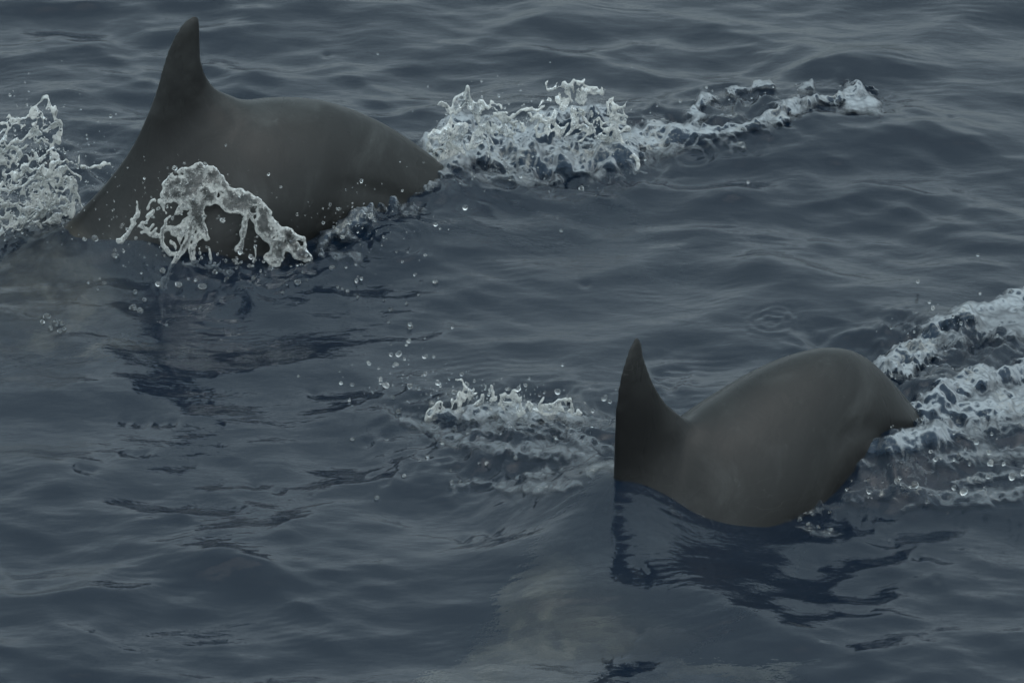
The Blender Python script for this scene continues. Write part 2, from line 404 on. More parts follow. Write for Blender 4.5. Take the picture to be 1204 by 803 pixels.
# broad bulges: centre (pixels), half sizes in metres, height
BULGE = [((724, 613), .17, .22, .09), ((765, 650), .34, .38, .055), ((1020, 566), .17, .13, .085), ((530, 228), .15, .14, .07), ((1090, 470), .18, .22, .07), ((120, 285), .28, .16, .05), ((640, 165), .3, .25, .04), ((860,170),.3,.2,.02), ((1130, 545), .32, .30, .07), ((600, 560), .26, .20, .02), ((440, 275), .28, .20, .03), ((960, 150), .3, .3, .03),
         ((850, 238), .12, .09, .032), ((895, 320), .15, .08, .028), ((265, 668), .17, .11, .03), ((120, 705), .12, .09, .028), ((640, 668), .16, .10, .028), ((1010, 80), .22, .12, .03), ((660, 24), .16, .12, .03), ((560, 285), .15, .10, .02), ((430, 640), .2, .1, .022), ((1120, 165), .2, .12, .025)]
def bulge(x, y):
    b = 0
    for (px, py), rx, ry, hh in BULGE:
        c = sea(px, py); b = b + hh * np.exp(-((x-c[0])/rx)**2 - ((y-c[1])/ry)**2)
    return b
RINGS = [(462,300,.10),(815,193,.07),(862,188,.06),(913,372,.05),(907,382,.07)]

DIMPLES = [(300,568),(326,575),(578,632),(545,636),(752,687),(757,694),(720,768),(733,766),(745,753),(455,515),(432,520),(438,560),(455,575),(370,458),(690,335),(148,488),(165,491),(185,492),(200,493),(150,530),(160,534),(172,531),(100,556),(112,557),(965,664),(1100,690),(1075,660),(385,62),(1120,150),(905,185)]
def sea_shape(x, y, sp=None):
    """height and sideways shift of the sea surface"""
    h = np.zeros_like(x); dx = np.zeros_like(x); dy = np.zeros_like(x)
    pat = .55 + .75 * sstep(-.35, .35, perlin(x*1.3, y*.7, 0, 5))
    for l, a, kx, ky, p in zip(lam, AMP, KX, KY, PH):
        w = 1.0 if sp is None else np.clip(l / (3*sp) - .4, 0, 1)
        f = kx*x + ky*y + p
        A = a * w * (pat if l < .3 else 1.0)
        k = math.hypot(kx, ky)
        h += A*np.cos(f)
        s = 1.0*A*np.sin(f); dx -= s*kx/k; dy -= s*ky/k
    m = churn(x, y)
    near_ = m > .02
    if near_.any():
        X, Y, Mm = x[near_], y[near_], m[near_]
        wx = .05*perlin(X*9, Y*7, 0, 31); wy = .06*perlin(X*9, Y*7, 0, 37)
        t = .042*fbm((X+wx)*10, (Y+wy)*7, 0, 4, 11, gain=.5) + .005*fbm((X+wx)*22, (Y+wy)*15, 0, 3, 17, True)
        h[near_] += Mm * t
    h += bulge(x, y)
    for px, py, r in RINGS:
        c = sea(px, py); d = np.hypot(x-c[0], y-c[1]); h += .0022*np.cos(d*2*np.pi/.03)*np.exp(-((d-r*.6)/(r*.5))**2)
    for px, py in DIMPLES:
        c = sea(px, py); h -= .007*np.exp(-((x-c[0])/.013)**2 - ((y-c[1])/.020)**2)
    return h, dx, dy
def sea_h(x, y):
    h, _, _ = sea_shape(np.atleast_1d(np.asarray(x, float)), np.atleast_1d(np.asarray(y, float))); return h

def axis(a, b, st, far_, n):
    core = np.arange(a, b + st*.5, st)
    g = np.geomspace(st*1.2, far_, n)
    return np.concatenate([(a - np.cumsum(g))[::-1], core, core[-1] + np.cumsum(g)])
gx = axis(-1.9, 1.9, .0072, 700, 46); gy = axis(-2.7, 3.1, .0095, 700, 46)
GX, GY = np.meshgrid(gx, gy, indexing='ij')
spx = np.gradient(gx); spy = np.gradient(gy)
SP = np.maximum(spx[:, None], spy[None, :])
Hh, DX, DY = sea_shape(GX, GY, SP)
nx, ny = GX.shape
ii = np.arange(nx*ny).reshape(nx, ny)
Qs = np.stack([ii[:-1,:-1], ii[1:,:-1], ii[1:,1:], ii[:-1,1:]], -1).reshape(-1, 4)
sea_o = mesh_np('sea', np.stack([GX+DX, GY+DY, Hh], -1).reshape(-1, 3), Qs, M_WATER)
tag(sea_o, kind='structure')
fl = NT('deep_silt'); fd = fl.n('ShaderNodeBsdfDiffuse'); fl.l(fl.ramp(fl.noise(fl.n('ShaderNodeNewGeometry').outputs['Position'], .4, 4), [(.3, (.03, .035, .035)), (.7, (.05, .055, .05))]), fd.inputs['Color']); fl.l(fd.outputs[0], fl.out.inputs['Surface'])
fx = np.array([-900., -8, 8, 900]); FX, FY = np.meshgrid(fx, fx, indexing='ij'); fi = np.arange(16).reshape(4, 4)
floor_o = mesh_np('sea_floor', np.stack([FX.ravel(), FY.ravel(), np.full(16, -9.0)], 1), np.stack([fi[:-1,:-1], fi[1:,:-1], fi[1:,1:], fi[:-1,1:]], -1).reshape(-1, 4), fl.m)
tag(floor_o, kind='structure')

# ------------------------------------------------------------------ splash and foam materials
def foam_material():
    t = NT('churned_foam')
    pos = t.n('ShaderNodeNewGeometry').outputs['Position']
    at = t.n('ShaderNodeAttribute', attribute_name='foam').outputs['Fac']
    n1 = t.noise(t.mapping(pos, (.8, 1, 1)), 46, 9, .76, 1.2); n2 = t.noise(pos, 190, 3, .6)
    vo = t.n('ShaderNodeTexVoronoi', feature='DISTANCE_TO_EDGE', i_Scale=70.0); t.l(pos, vo.inputs['Vector'])
    lace = t.math('SUBTRACT', .5, t.math('MULTIPLY', vo.outputs['Distance'], 2.4))
    nn_ = t.math('ADD', t.math('MULTIPLY_ADD', n1, 3.6, -1.36), t.math('MULTIPLY', lace, .3))      # about 0..1
    f = t.math('SUBTRACT', t.math('ADD', nn_, at), 1.0)
    fac = t.n('ShaderNodeMapRange', interpolation_type='SMOOTHSTEP'); t.l(f, fac.inputs[0]); fac.inputs[1].default_value = -.15; fac.inputs[2].default_value = .85
    fac.inputs[4].default_value = .95
    bump = t.n('ShaderNodeBump', i_Strength=.3, i_Distance=.005); t.l(t.math('ADD', n1, t.math('MULTIPLY', n2, .4)), bump.inputs['Height'])
    nr = bump.outputs[0]
    g = t.n('ShaderNodeFresnel', i_IOR=1.34); t.l(nr, g.inputs['Normal'])
    gl = t.n('ShaderNodeBsdfGlossy', i_Roughness=.3); t.l(nr, gl.inputs['Normal']); gl.inputs['Color'].default_value = (1, 1, 1, 1)
    df = t.n('ShaderNodeBsdfDiffuse'); df.inputs['Color'].default_value = (.022, .036, .055, 1)
    w = t.n('ShaderNodeMixShader'); t.l(t.math('MULTIPLY', g.outputs[0], .4), w.inputs[0]); t.l(df.outputs[0], w.inputs[1]); t.l(gl.outputs[0], w.inputs[2])
    wh = t.n('ShaderNodeBsdfPrincipled', i_Roughness=.8, i_IOR=1.1)
    t.l(t.ramp(t.math('ADD', t.math('MULTIPLY', n2, .5), t.math('MULTIPLY', n1, .5)), [(.30, (.08, .086, .083)), (.66, (.37, .37, .35))]), wh.inputs['Base Color']); t.l(nr, wh.inputs['Normal'])
    hp = t.n('ShaderNodeAttribute', attribute_name='heap').outputs['Fac']
    cl = t.n('ShaderNodeBsdfTransparent'); w2 = t.n('ShaderNodeMixShader'); t.l(hp, w2.inputs[0]); t.l(cl.outputs[0], w2.inputs[1]); t.l(w.outputs[0], w2.inputs[2]); w = w2
    m = t.n('ShaderNodeMixShader'); t.l(fac.outputs[0], m.inputs[0]); t.l(w.outputs[0], m.inputs[1]); t.l(wh.outputs[0], m.inputs[2])
    t.l(m.outputs[0], t.out.inputs['Surface'])
    return t.m

def splash_material(name, milk):
    t = NT(name)
    pos = t.n('ShaderNodeNewGeometry').outputs['Position']
    n1 = t.noise(pos, 80, 8, .72, .8)
    bump = t.n('ShaderNodeBump', i_Strength=.2, i_Distance=.003); t.l(n1, bump.inputs['Height'])
    gl = t.n('ShaderNodeBsdfGlass', i_Roughness=.02, i_IOR=1.33); gl.inputs['Color'].default_value = (.97, .98, .98, 1); t.l(bump.outputs[0], gl.inputs['Normal'])
    df = t.n('ShaderNodeBsdfDiffuse'); df.inputs['Color'].default_value = (.6, .61, .59, 1); t.l(bump.outputs[0], df.inputs['Normal'])
    tr = t.n('ShaderNodeBsdfTranslucent'); tr.inputs['Color'].default_value = (.55, .56, .545, 1)
    w = t.n('ShaderNodeMixShader', i_0=.4); t.l(df.outputs[0], w.inputs[1]); t.l(tr.outputs[0], w.inputs[2])
    at = t.n('ShaderNodeAttribute', attribute_name='foam').outputs['Fac']
    big = t.noise(pos, 24, 4, .6, .6)
    k = t.math('ADD', t.math('MULTIPLY_ADD', n1, 1.7, -.85), t.math('MULTIPLY_ADD', big, 1.8, -.9))
    f = t.n('ShaderNodeMapRange', interpolation_type='SMOOTHSTEP'); t.l(t.math('ADD', at, k), f.inputs[0])
    f.inputs[1].default_value = -.1; f.inputs[2].default_value = .85; f.inputs[3].default_value = .02; f.inputs[4].default_value = milk
    m = t.n('ShaderNodeMixShader'); t.l(f.outputs[0], m.inputs[0]); t.l(gl.outputs[0], m.inputs[1]); t.l(w.outputs[0], m.inputs[2])
    t.l(m.outputs[0], t.out.inputs['Surface'])
    return t.m
M_FOAM = foam_material(); M_SPL = splash_material('splash_water', .8); M_DROP = splash_material('droplet_water', .7)

# ------------------------------------------------------------------ thrown sheets of water
def seg_d(U, V, pts, r):
    """distance inside a union of tapering capsules (positive inside), pixel units"""
    out = np.full(U.shape, -1e3, np.float32); r = np.broadcast_to(np.asarray(r, float), len(pts))
    for (a, b, ra, rb) in zip(pts[:-1], pts[1:], r[:-1], r[1:]):
        ex, ey = b[0]-a[0], b[1]-a[1]
        t = np.clip(((U-a[0])*ex + (V-a[1])*ey) / (ex*ex+ey*ey+1e-9), 0, 1)
        out = np.maximum(out, ra + (rb-ra)*t - np.hypot(U-a[0]-t*ex, V-a[1]-t*ey))
    return out

PXM = WIDTH / 1204                                            # metres per photograph pixel at the focus distance
def sheet(name, box, Yb, polys, strings, seed, depth, hole=.30, hole_s=14., wob=5., t0=.0030, rim=.0042, vox=.0031, ybulge=.012, mat=None, fil=22):
    """a thin curved sheet of water with a thick torn rim, holes and ligaments; depth(u, v) bends it towards or away from the boat"""
    u0, v0, u1, v1 = box
    c0 = at_depth(u0, v1, Yb); c1 = at_depth(u1, v0, Yb)
    xs = np.arange(c0[0], c1[0], vox); zs = np.arange(c0[2], c1[2], vox)
    X, Z = np.meshgrid(xs, zs, indexing='ij')
    U = u0 + (X - c0[0]) / (c1[0]-c0[0]) * (u1-u0); V = v1 - (Z - c0[2]) / (c1[2]-c0[2]) * (v1-v0)
    wu = U + wob*fbm(U/16, V/16, 0, 3, seed); wv = V + wob*fbm(U/16, V/16, 7.7, 3, seed+40)
    d = np.full(U.shape, -1e3, np.float32)
    for pl, hk in polys:
        e = poly_sd(wu, wv, catmull(np.vstack([pl, pl[:1]]), 5)[:-1])
        n = .5 + .5*fbm(wu/hole_s, wv/hole_s, 1.3, 3, seed+11)
        hd = (n - hk) * hole_s * 1.1                         # distance-like: negative inside a hole
        d = np.maximum(d, np.minimum(e, hd))
    fr_ = np.random.default_rng(seed + 100); extra = []
    for pl, hk in polys:
        pl = np.asarray(pl, float); c = pl.mean(0)
        for _ in range(fil):
            p = pl[fr_.integers(len(pl))]*.75 + pl[fr_.integers(len(pl))]*.25; a = math.atan2(p[1]-c[1], p[0]-c[0]) + fr_.normal(0, .9)
            pts = [p]
            for k in range(fr_.integers(2, 6)):
                a += fr_.normal(0, .55); p = p + np.array([math.cos(a), math.sin(a)+.15]) * fr_.uniform(2.5, 5.5); pts.append(p)
            r = np.linspace(fr_.uniform(1.4, 2.2), .9, len(pts)); r[-1] = fr_.choice([.9, 1.6, 2.4]); extra.append((pts, r))
    for pts, r in list(strings) + extra:
        d = np.maximum(d, seg_d(U + .8*(wu-U), V + .8*(wv-V), pts, np.asarray(r)*.9))
    dd = d * PXM
    th = np.where(d > 0, np.minimum(t0 + rim*np.exp(-((d-3.2)/3.0)**2), .0016 + np.sqrt(np.clip(dd, 0, None)*.0052)), -np.minimum(-dd, .03))
    th = th * np.where(d > 0, 1 + .7*np.exp(-(np.abs(fbm(U/11, V/11, 9.1, 3, seed+61))/.07)**2), 1)
    th = th * np.where(d > 0, .8 + .5*np.clip(.5+fbm(U/7, V/7, 3.1, 2, seed+5), 0, 1.4), 1)
    Y0 = depth(U, V) + ybulge*fbm(U/30, V/30, 2.2, 3, seed+23)
    ys = np.arange(Y0[d > 0].min() - .016, Y0[d > 0].max() + .016, vox*.85)
    F3 = np.abs(ys[None, None, :] - Y0[..., None]) - th[..., None]
    F3 += .0012*perlin(X[..., None]*90, Z[..., None]*90, ys[None, None, :]*90, seed+2)
    F3 = F3.transpose(0, 2, 1).astype(np.float32)
    V3, Q = surface_nets(F3, (xs[0], Yb + ys[0], zs[0]), (vox, vox*.85, vox))
    V3 = relax(V3, Q, 3, .45)
    ix = np.clip(((V3[:, 0]-xs[0])/vox).astype(int), 0, len(xs)-1); iz = np.clip(((V3[:, 2]-zs[0])/vox).astype(int), 0, len(zs)-1)
    vein = np.exp(-(np.abs(fbm(U/11, V/11, 9.1, 3, seed+61))/.07)**2)
    rimf = -.26 + .85*np.exp(-(np.clip(d[ix, iz], 0, 30)/3.2)**2) + .5*vein[ix, iz]
    ctr = V3.mean(0); ctr[2] = V3[:, 2].min()
    o = mesh_np(name, V3 - ctr, Q[:, ::-1], mat or M_SPL, {'foam': rimf}); o.location = ctr
    return o

# curling splash in front of the large dolphin's flank
A_crest = [(192,230),(196,212),(208,202),(228,198),(246,203),(262,212),(270,224),(286,229),(298,234),(312,246),(325,259),(340,267),(354,276),(362,289),(367,299),(356,303),(346,296),(336,290),(331,303),(320,305),(311,297),(316,285),(305,275),(297,262),(288,254),(272,250),(258,244),(246,242),(242,258),(243,276),(234,268),(226,272),(220,262),(222,249),(214,240),(203,236)]
A_lace = [(158,250),(168,236),(180,231),(205,235),(222,250),(222,266),(205,285),(192,272),(176,262)]
A_lace2 = [(222,270),(240,262),(246,280),(250,305),(232,305),(222,292)]
A_str = [([(226,258),(222,276),(208,296),(200,310),(196,322),(196,327)], [6,4,3.4,2.8,4.2,4.6]), ([(222,278),(228,300),(240,308),(252,307),(262,315),(272,324)], [3,2.6,2.6,3,3.6,5.6]),
         ([(193,262),(208,263),(222,263)], 2.8), ([(193,264),(193,276),(202,288),(216,286)], 2.4), ([(240,262),(246,276)], [3,4]), ([(289,256),(285,272),(281,288)], [4,3.4,5]),
         ([(300,262),(312,272),(318,262)], 1.8), ([(312,297),(318,303),(330,296)], [4,3,3]), ([(110,262),(122,270),(140,263),(148,266)], [1.6,2,2,3]), ([(148,266),(160,252),(166,240)], [2.6,3,3])]
spA = sheet('splash', (140,185,380,340), .47, [(A_crest, .24), (A_lace, .52), (A_lace2, .56)], A_str, 3,
            lambda U, V: .05*np.sin((U-190)/60) - .0009*np.clip(V-205, 0, 200) + .00055*np.clip(U-300, 0, 200), fil=7, wob=4)
tag(spA, 'curling glassy splash with dripping strands in front of the large dolphin\'s flank', 'splash')

# broken lace of water at the large dolphin's head
B_out = [(-60,185),(-20,172),(5,163),(24,156),(42,150),(45,138),(55,139),(65,151),(68,172),(72,192),(79,212),(88,238),(92,256),(80,276),(58,290),(30,286),(0,268),(-60,262)]
B_str = [([(20,157),(40,152),(45,138),(54,138),(66,155),(69,178)], 1.9), ([(88,236),(93,250),(108,262)], [1.6,1.6,1.2]), ([(28,247),(38,260),(54,262),(54,238)], 2.0), ([(54,262),(58,270),(46,285)], [2.4,2,2]),
         ([(-50,172),(-10,168),(16,163)], 1.6), ([(-50,200),(0,190),(18,178),(40,170)], 1.8), ([(90,205),(110,200),(128,196)], 2.0), ([(84,245),(80,262),(68,272)], 2.2)]
spB = sheet('splash', (-60,125,140,300), .60, [(B_out, .535)], B_str, 21, lambda U, V: .10*np.sin((U+10)/45) - .0006*(V-200), hole_s=8, wob=8, ybulge=.05, fil=14)
tag(spB, 'tall lacy splash thrown up beside the large dolphin\'s submerged head', 'splash')
B_out2 = [(-60,205),(0,200),(30,190),(60,188),(76,215),(84,245),(80,268),(62,284),(30,280),(0,262),(-60,255)]
spB2 = sheet('splash', (-60,170,110,300), .53, [(B_out2, .53)], [([(0,215),(20,222),(45,215),(62,225)], 2.2), ([(20,240),(30,250),(28,270)], 2)], 57, lambda U, V: .07*np.sin((U-30)/40) + .0004*(V-200), hole_s=7, wob=8, ybulge=.04, fil=12)
tag(spB2, 'low sheet of broken bubbles in front of the tall lacy splash', 'splash')

# ragged row of water between the dolphins
C_pl = [(495,488),(510,474),(530,470),(545,463),(560,470),(590,468),(612,466),(640,472),(655,466),(672,468),(684,478),(690,492),(676,494),(650,488),(620,492),(600,488),(575,494),(552,488),(535,500),(520,494)]
C_str = [([(686,492),(696,494),(706,500),(722,512),(728,516)], [3.5,4.2,2.6,2.2,2.2]), ([(546,464),(542,478),(536,498)], 1.4), ([(672,466),(674,480),(684,492)], 1.8), ([(560,492),(585,496)], 1.4), ([(612,500),(626,505),(632,514)], [2,2.2,1.2]), ([(700,520),(696,530),(692,536)], [1.6,1.2,1.6]), ([(505,490),(512,486)], 3)]
spC = sheet('splash', (485,452,735,545), -.43, [(C_pl, .50)], C_str, 33, lambda U, V: .03*np.sin(U/28) - .0006*(V-480) + .0000*U, hole_s=9, wob=5, ybulge=.02)
tag(spC, 'low ragged row of splashing water ending at the small dolphin\'s fin', 'splash')

# spike and curling lips over the large dolphin's wake
D_pl = [(500,168),(512,150),(528,142),(532,128),(545,122),(548,108),(554,108),(556,122),(575,122),(585,130),(604,128),(612,140),(600,152),(580,156),(560,168),(540,180),(520,186),(506,182)]
D_str = [([(548,110),(549,130)], [3,5]), ([(504,156),(516,152)], 5), ([(600,130),(618,122),(640,124)], 2)]
spD = sheet('splash', (485,95,650,205), .98, [(D_pl, .40)], D_str, 45, lambda U, V: .04*np.sin((U-500)/25) - .0012*(V-130), hole_s=12, wob=7, ybulge=.04, rim=.006)
tag(spD, 'spiky white water piled up where the large dolphin\'s tail sinks', 'splash')
E_pl = [(610,134),(640,118),(668,112),(690,106),(712,116),(724,136),(736,150),(748,165),(745,180),(738,188),(732,205),(722,196),(726,180),(712,172),(690,160),(660,158),(630,150)]
E_str = [([(722,132),(726,150),(724,172),(722,188),(732,202)], [2.5,3,3,3.4,4]), ([(736,172),(748,178),(752,184),(744,187)], 2.0)]
spE = sheet('splash', (595,95,770,215), 1.08, [(E_pl, .50)], E_str, 71, lambda U, V: .06*np.sin((U-640)/40) - .0016*(V-130), hole_s=9, wob=7, ybulge=.04)
tag(spE, 'thin torn veil of water arching over the large dolphin\'s wake', 'splash')
# torn fringe at the small dolphin's tail
G_pl = [(985,562),(990,545),(1004,522),(1018,512),(1030,524),(1048,530),(1070,528),(1088,540),(1078,552),(1060,548),(1045,556),(1030,552),(1020,560),(1010,572),(998,568)]
spG = sheet('splash', (970,500,1105,590), -.74, [(G_pl, .47)], [([(1014,514),(1008,535),(1006,560),(998,572)], 1.8), ([(1018,515),(1024,540),(1034,555)], 1.6), ([(1075,548),(1090,552)], 2)], 83, lambda U, V: .03*np.sin((U-980)/22) - .0008*(V-540), hole_s=8, wob=5, ybulge=.02)
tag(spG, 'torn fringe of water hanging off the small dolphin\'s tail stock', 'splash')

# ------------------------------------------------------------------ churned foam lying on the sea
def to_px(x, y, z):
    d = np.stack([x - CAM[0], y - CAM[1], z - CAM[2]], -1); w = d @ FW
    return 602 + FPX*d[..., 0]/w, 401.5 - FPX*(d @ UP)/w

def froth(name, box, strokes, seed, vox=.0042, edge=13., hmax=.12):
    """strokes: (points, half widths px, height m, whiteness); piled-up broken water over the sea surface"""
    u0, v0, u1, v1 = box
    P = np.array([sea(u0, v0), sea(u1, v0), sea(u0, v1), sea(u1, v1), sea(u0, v1 + 55), sea(u1, v1 + 55)])
    xs = np.arange(P[:, 0].min(), P[:, 0].max(), vox); ys = np.arange(P[:, 1].min(), P[:, 1].max(), vox*1.4)
    X, Y = np.meshgrid(xs, ys, indexing='ij')
    h0 = sea_h(X.ravel(), Y.ravel()).reshape(X.shape)
    U, V = to_px(X, Y, h0)
    wu = U + edge*fbm(U/22, V/12, 0, 4, seed); wv = V + .6*edge*fbm(U/22, V/12, 5.5, 4, seed+9)
    A = np.zeros_like(X); Wt = np.zeros_like(X); M = np.zeros_like(X)
    for pts, r, hgt, wh in strokes:
        r = np.asarray(r, float)*1.35; d = seg_d(wu, wv, pts, r); rr = float(np.mean(r))
        m = sstep(-.3*rr, .9*rr, d)
        A = np.maximum(A, m*hgt); Wt = np.maximum(Wt, m*wh); M = np.maximum(M, sstep(-1.1*rr - 3, .35*rr, d))
    wx = .02*fbm(X*14, Y*14, 0, 2, seed+1); wy = .02*fbm(X*14, Y*14, 4.4, 2, seed+2)
    tb = .5 + .5*fbm((X+wx)*22, (Y+wy)*15, 0, 4, seed+3, gain=.55)
    rg = fbm((X+wx)*30, (Y+wy)*20, 0, 3, seed+6, True) / 1.75
    top = h0 + .5*A*(.1 + 1.2*tb) + 0.003*M*rg + .003*M*fbm(X*75, Y*55, 0, 2, seed+14) - .012*(1-M) + .002*M
    lo, hi = (h0[M > .3].min() - .02), top.max() + .015
    zs = np.arange(lo, hi, vox)
    F3 = zs[None, None, :] - top[..., None]
    act = M[..., None]
    n3 = fbm(X[..., None]*34, Y[..., None]*26, zs[None, None, :]*34, 2, seed+8)
    F3 = F3 + n3*.004*act
    F3 = np.maximum(F3, (.02 - M[..., None])*.1)             # nothing outside the churned area
    F3 = np.maximum(F3, (h0 - .02)[..., None] - zs[None, None, :])
    V3, Q = surface_nets(F3.astype(np.float32), (xs[0], ys[0], zs[0]), (vox, vox*1.4, vox))
    V3 = relax(V3, Q, 1, .3)
    ix = np.clip(((V3[:, 0]-xs[0])/vox).astype(int), 0, len(xs)-1); iy = np.clip(((V3[:, 1]-ys[0])/(vox*1.4)).astype(int), 0, len(ys)-1)
    up = (V3[:, 2] - h0[ix, iy]) / (A[ix, iy] + .012)
    foam = (.95*Wt*(.72 + .75*fbm(X*9, Y*6, 0, 3, seed+19)))[ix, iy] * np.clip(.35 + .4*np.clip(up, 0, 1.2) + .45*(rg[ix, iy]), 0, 1.2)
    keep = (V3[:, 2] - h0[ix, iy])[Q].min(1) > -.011
    Q = Q[keep]
    used = np.unique(Q); mp = np.full(len(V3), -1); mp[used] = np.arange(len(used))
    V3, Q, foam = V3[used], mp[Q], foam[used]
    ctr = V3.mean(0); ctr[2] = 0
    o = mesh_np(name, V3 - ctr, Q[:, ::-1], M_FOAM, {'foam': foam, 'heap': np.clip(A[ix, iy][used]/.03, 0, 1)}); o.location = ctr
    return o

f1 = froth('wake_foam', (470,120,800,235), [([(510,182),(540,165),(575,160)], [14,22,16], .085, 1.0), ([(560,185),(620,188),(690,188),(738,184)], [10,16,18,14], .06, .95), ([(640,150),(690,145),(722,160)], [14,18,14], .06, .55),
      ([(600,165),(680,170)], 16, .04, .3), ([(470,215),(505,198),(540,192)], [8,10,10], .03, .7), ([(560,208),(620,212),(660,214)], [6,8,6], .015, .5)], 5)
tag(f1, 'heaped white foam churned up behind the large dolphin\'s sinking tail', 'foam', kind='stuff')
f2 = froth('wake_foam', (730,90,1050,205), [([(738,168),(775,164),(812,160),(850,157),(890,150)], [12,13,8,6,5], .035, 1.0), ([(760,178),(800,172),(845,165)], [12,10,6], .015, .5), ([(890,150),(912,140),(930,128),(955,122),(985,118)], [6,8,7,5,4], .04, .85),
      ([(808,146),(820,130),(830,116)], [7,9,8], .03, .75), ([(860,112),(885,106),(905,104)], [4,4,4], .025, .7), ([(935,108),(955,104)], 4, .025, .6), ([(985,122),(1005,110),(1022,108)], [5,7,5], .05, .7), ([(1000,124),(1030,126)], [9,7], .035, .05), ([(850,172),(880,176)], 4, .01, .7)], 15)
tag(f2, 'thin crumpled line of foam trailing off beyond the large heap', 'foam', kind='stuff')
f3 = froth('wake_foam', (370,205,520,320), [([(432,246),(470,226),(515,200)], [10,11,10], .04, .95), ([(372,292),(388,280),(410,268),(432,248)], [8,9,9,9], .035, .95), ([(470,252),(490,248)], 6, .015, .5), ([(395,300),(420,305)], 4, .01, .35)], 25)
tag(f3, 'patchy foam along the waterline of the large dolphin\'s flank', 'foam', kind='stuff')
f4 = froth('wake_foam', (1015,335,1250,470), [([(1040,438),(1062,428),(1085,412)], [10,14,12], .06, 1.0), ([(1085,410),(1105,385),(1140,370),(1180,362),(1250,345)], [12,10,9,10,12], .04, .85), ([(1110,400),(1160,390),(1230,385)], [8,12,14], .02, .35), ([(1150,380),(1210,372)], 10, .02, .5)], 35)
tag(f4, 'upper streak of bubbling foam trailing from the small dolphin\'s tail', 'foam', kind='stuff')
f5 = froth('wake_foam', (960,420,1250,600), [([(1085,490),(1105,470),(1135,452),(1170,448),(1250,430)], [10,12,12,10,12], .05, .9), ([(1110,490),(1150,485),(1200,475),(1250,470)], [14,18,18,16], .03, .7), ([(990,548),(1010,535),(1045,530),(1080,520),(1120,510)], [10,12,14,14,12], .03, .75), ([(1120,515),(1170,505),(1220,500)], 8, .015, .5),
      ([(1120,575),(1140,568),(1170,560),(1215,562)], [4,4,4,5], .012, .75), ([(1065,598),(1085,592)], 4, .01, .75), ([(1000,590),(1060,580),(1120,592),(1200,580)], [8,9,8,8], .012, .42), ([(1100,545),(1160,535),(1240,530)], [8,9,8], .015, .5)], 47)
tag(f5, 'lower band of swirling foam and bubbles behind the small dolphin\'s tail', 'foam', kind='stuff')
f6 = froth('wake_foam', (470,455,735,600), [([(505,490),(550,488),(600,490),(650,486),(685,492)], [7,8,9,8,7], .025, .55), ([(560,508),(600,502),(640,512)], [4,5,4], .012, .45), ([(600,562),(632,558),(650,560)], [3,5,3], .012, .75), ([(535,576),(545,575)], 4, .008, .8), ([(615,525),(640,545)], 3, .008, .5), ([(690,555),(725,550)], 3, .01, .6), ([(505,515),(530,512)], 3, .008, .4), ([(470,495),(500,505),(540,520),(590,528)], [5,6,8,7], .012, .42), ([(600,535),(650,530),(700,540)], [6,9,7], .012, .45), ([(560,570),(620,575),(680,572)], [4,6,5], .01, .5), ([(640,500),(680,515),(715,530)], [5,7,5], .012, .5)], 59)
tag(f6, 'scattered foam flecks on the dark ripples between the two dolphins', 'foam', kind='stuff')

f7 = froth('wake_foam', (690,530,860,630), [([(716,552),(735,549),(752,558),(764,568)], [2.5,3,4,3], .012, 1.0), ([(780,578),(815,598),(838,612)], [1.5,1.5,1.5], .006, .5), ([(690,556),(712,553)], 2.5, .008, .8), ([(786,600),(800,604)], 2, .005, .6)], 91)
tag(f7, 'few bubbles where water slides over the base of the small dolphin\'s fin', 'foam', kind='stuff')
f8 = froth('wake_foam', (880,575,1010,640), [([(905,612),(935,608),(960,600)], [3,3,4], .01, .8), ([(930,622),(955,627),(985,628)], [3,4,3], .008, .75), ([(955,598),(968,575)], [4,6], .02, .8)], 97)
tag(f8, 'broken foam flecks at the waterline under the small dolphin\'s flank', 'foam', kind='stuff')

# ------------------------------------------------------------------ droplets and spray
def drop_mesh(k):
    r = random.Random(k); import bmesh
    bm = bmesh.new(); bmesh.ops.create_icosphere(bm, subdivisions=2, radius=1)
    a, b, ph = r.uniform(.08, .22), r.uniform(.05, .15), r.uniform(0, 6)
    for v in bm.verts:
        c = v.co; c *= 1 + a*math.sin(2.2*c.x + 1.7*c.z + ph) + b*math.sin(3.1*c.y - 2*c.z + 2*ph)
    for f in bm.faces: f.smooth = True
    me = bpy.data.meshes.new('water_droplet'); bm.to_mesh(me); bm.free(); me.materials.append(M_DROP); return me
DROPS = [drop_mesh(k) for k in range(5)]
rd = random.Random(11)
def droplet(px, py, r, Y, label, group):
    p = at_depth(px, py, Y)
    z = float(sea_h(p[0], p[1])[0])
    if p[2] < z + .002:                                     # would be under water: it has just landed, rest it on the surface
        p = sea(px, py, 0); p = np.array([p[0], p[1], float(sea_h(p[0], p[1])[0]) + r*PXM*.3])
    o = bpy.data.objects.new('water_droplet', DROPS[rd.randrange(5)]); sc.collection.objects.link(o)
    o.location = p; s = r*PXM; o.scale = (s*rd.uniform(.85, 1.1), s, s*rd.uniform(.9, 1.25)); o.rotation_euler = (rd.uniform(0, 6), rd.uniform(0, 6), rd.uniform(0, 6))
    tag(o, label.replace('loose', 'large round' if r >= 3 else 'tiny'), 'droplet', group)

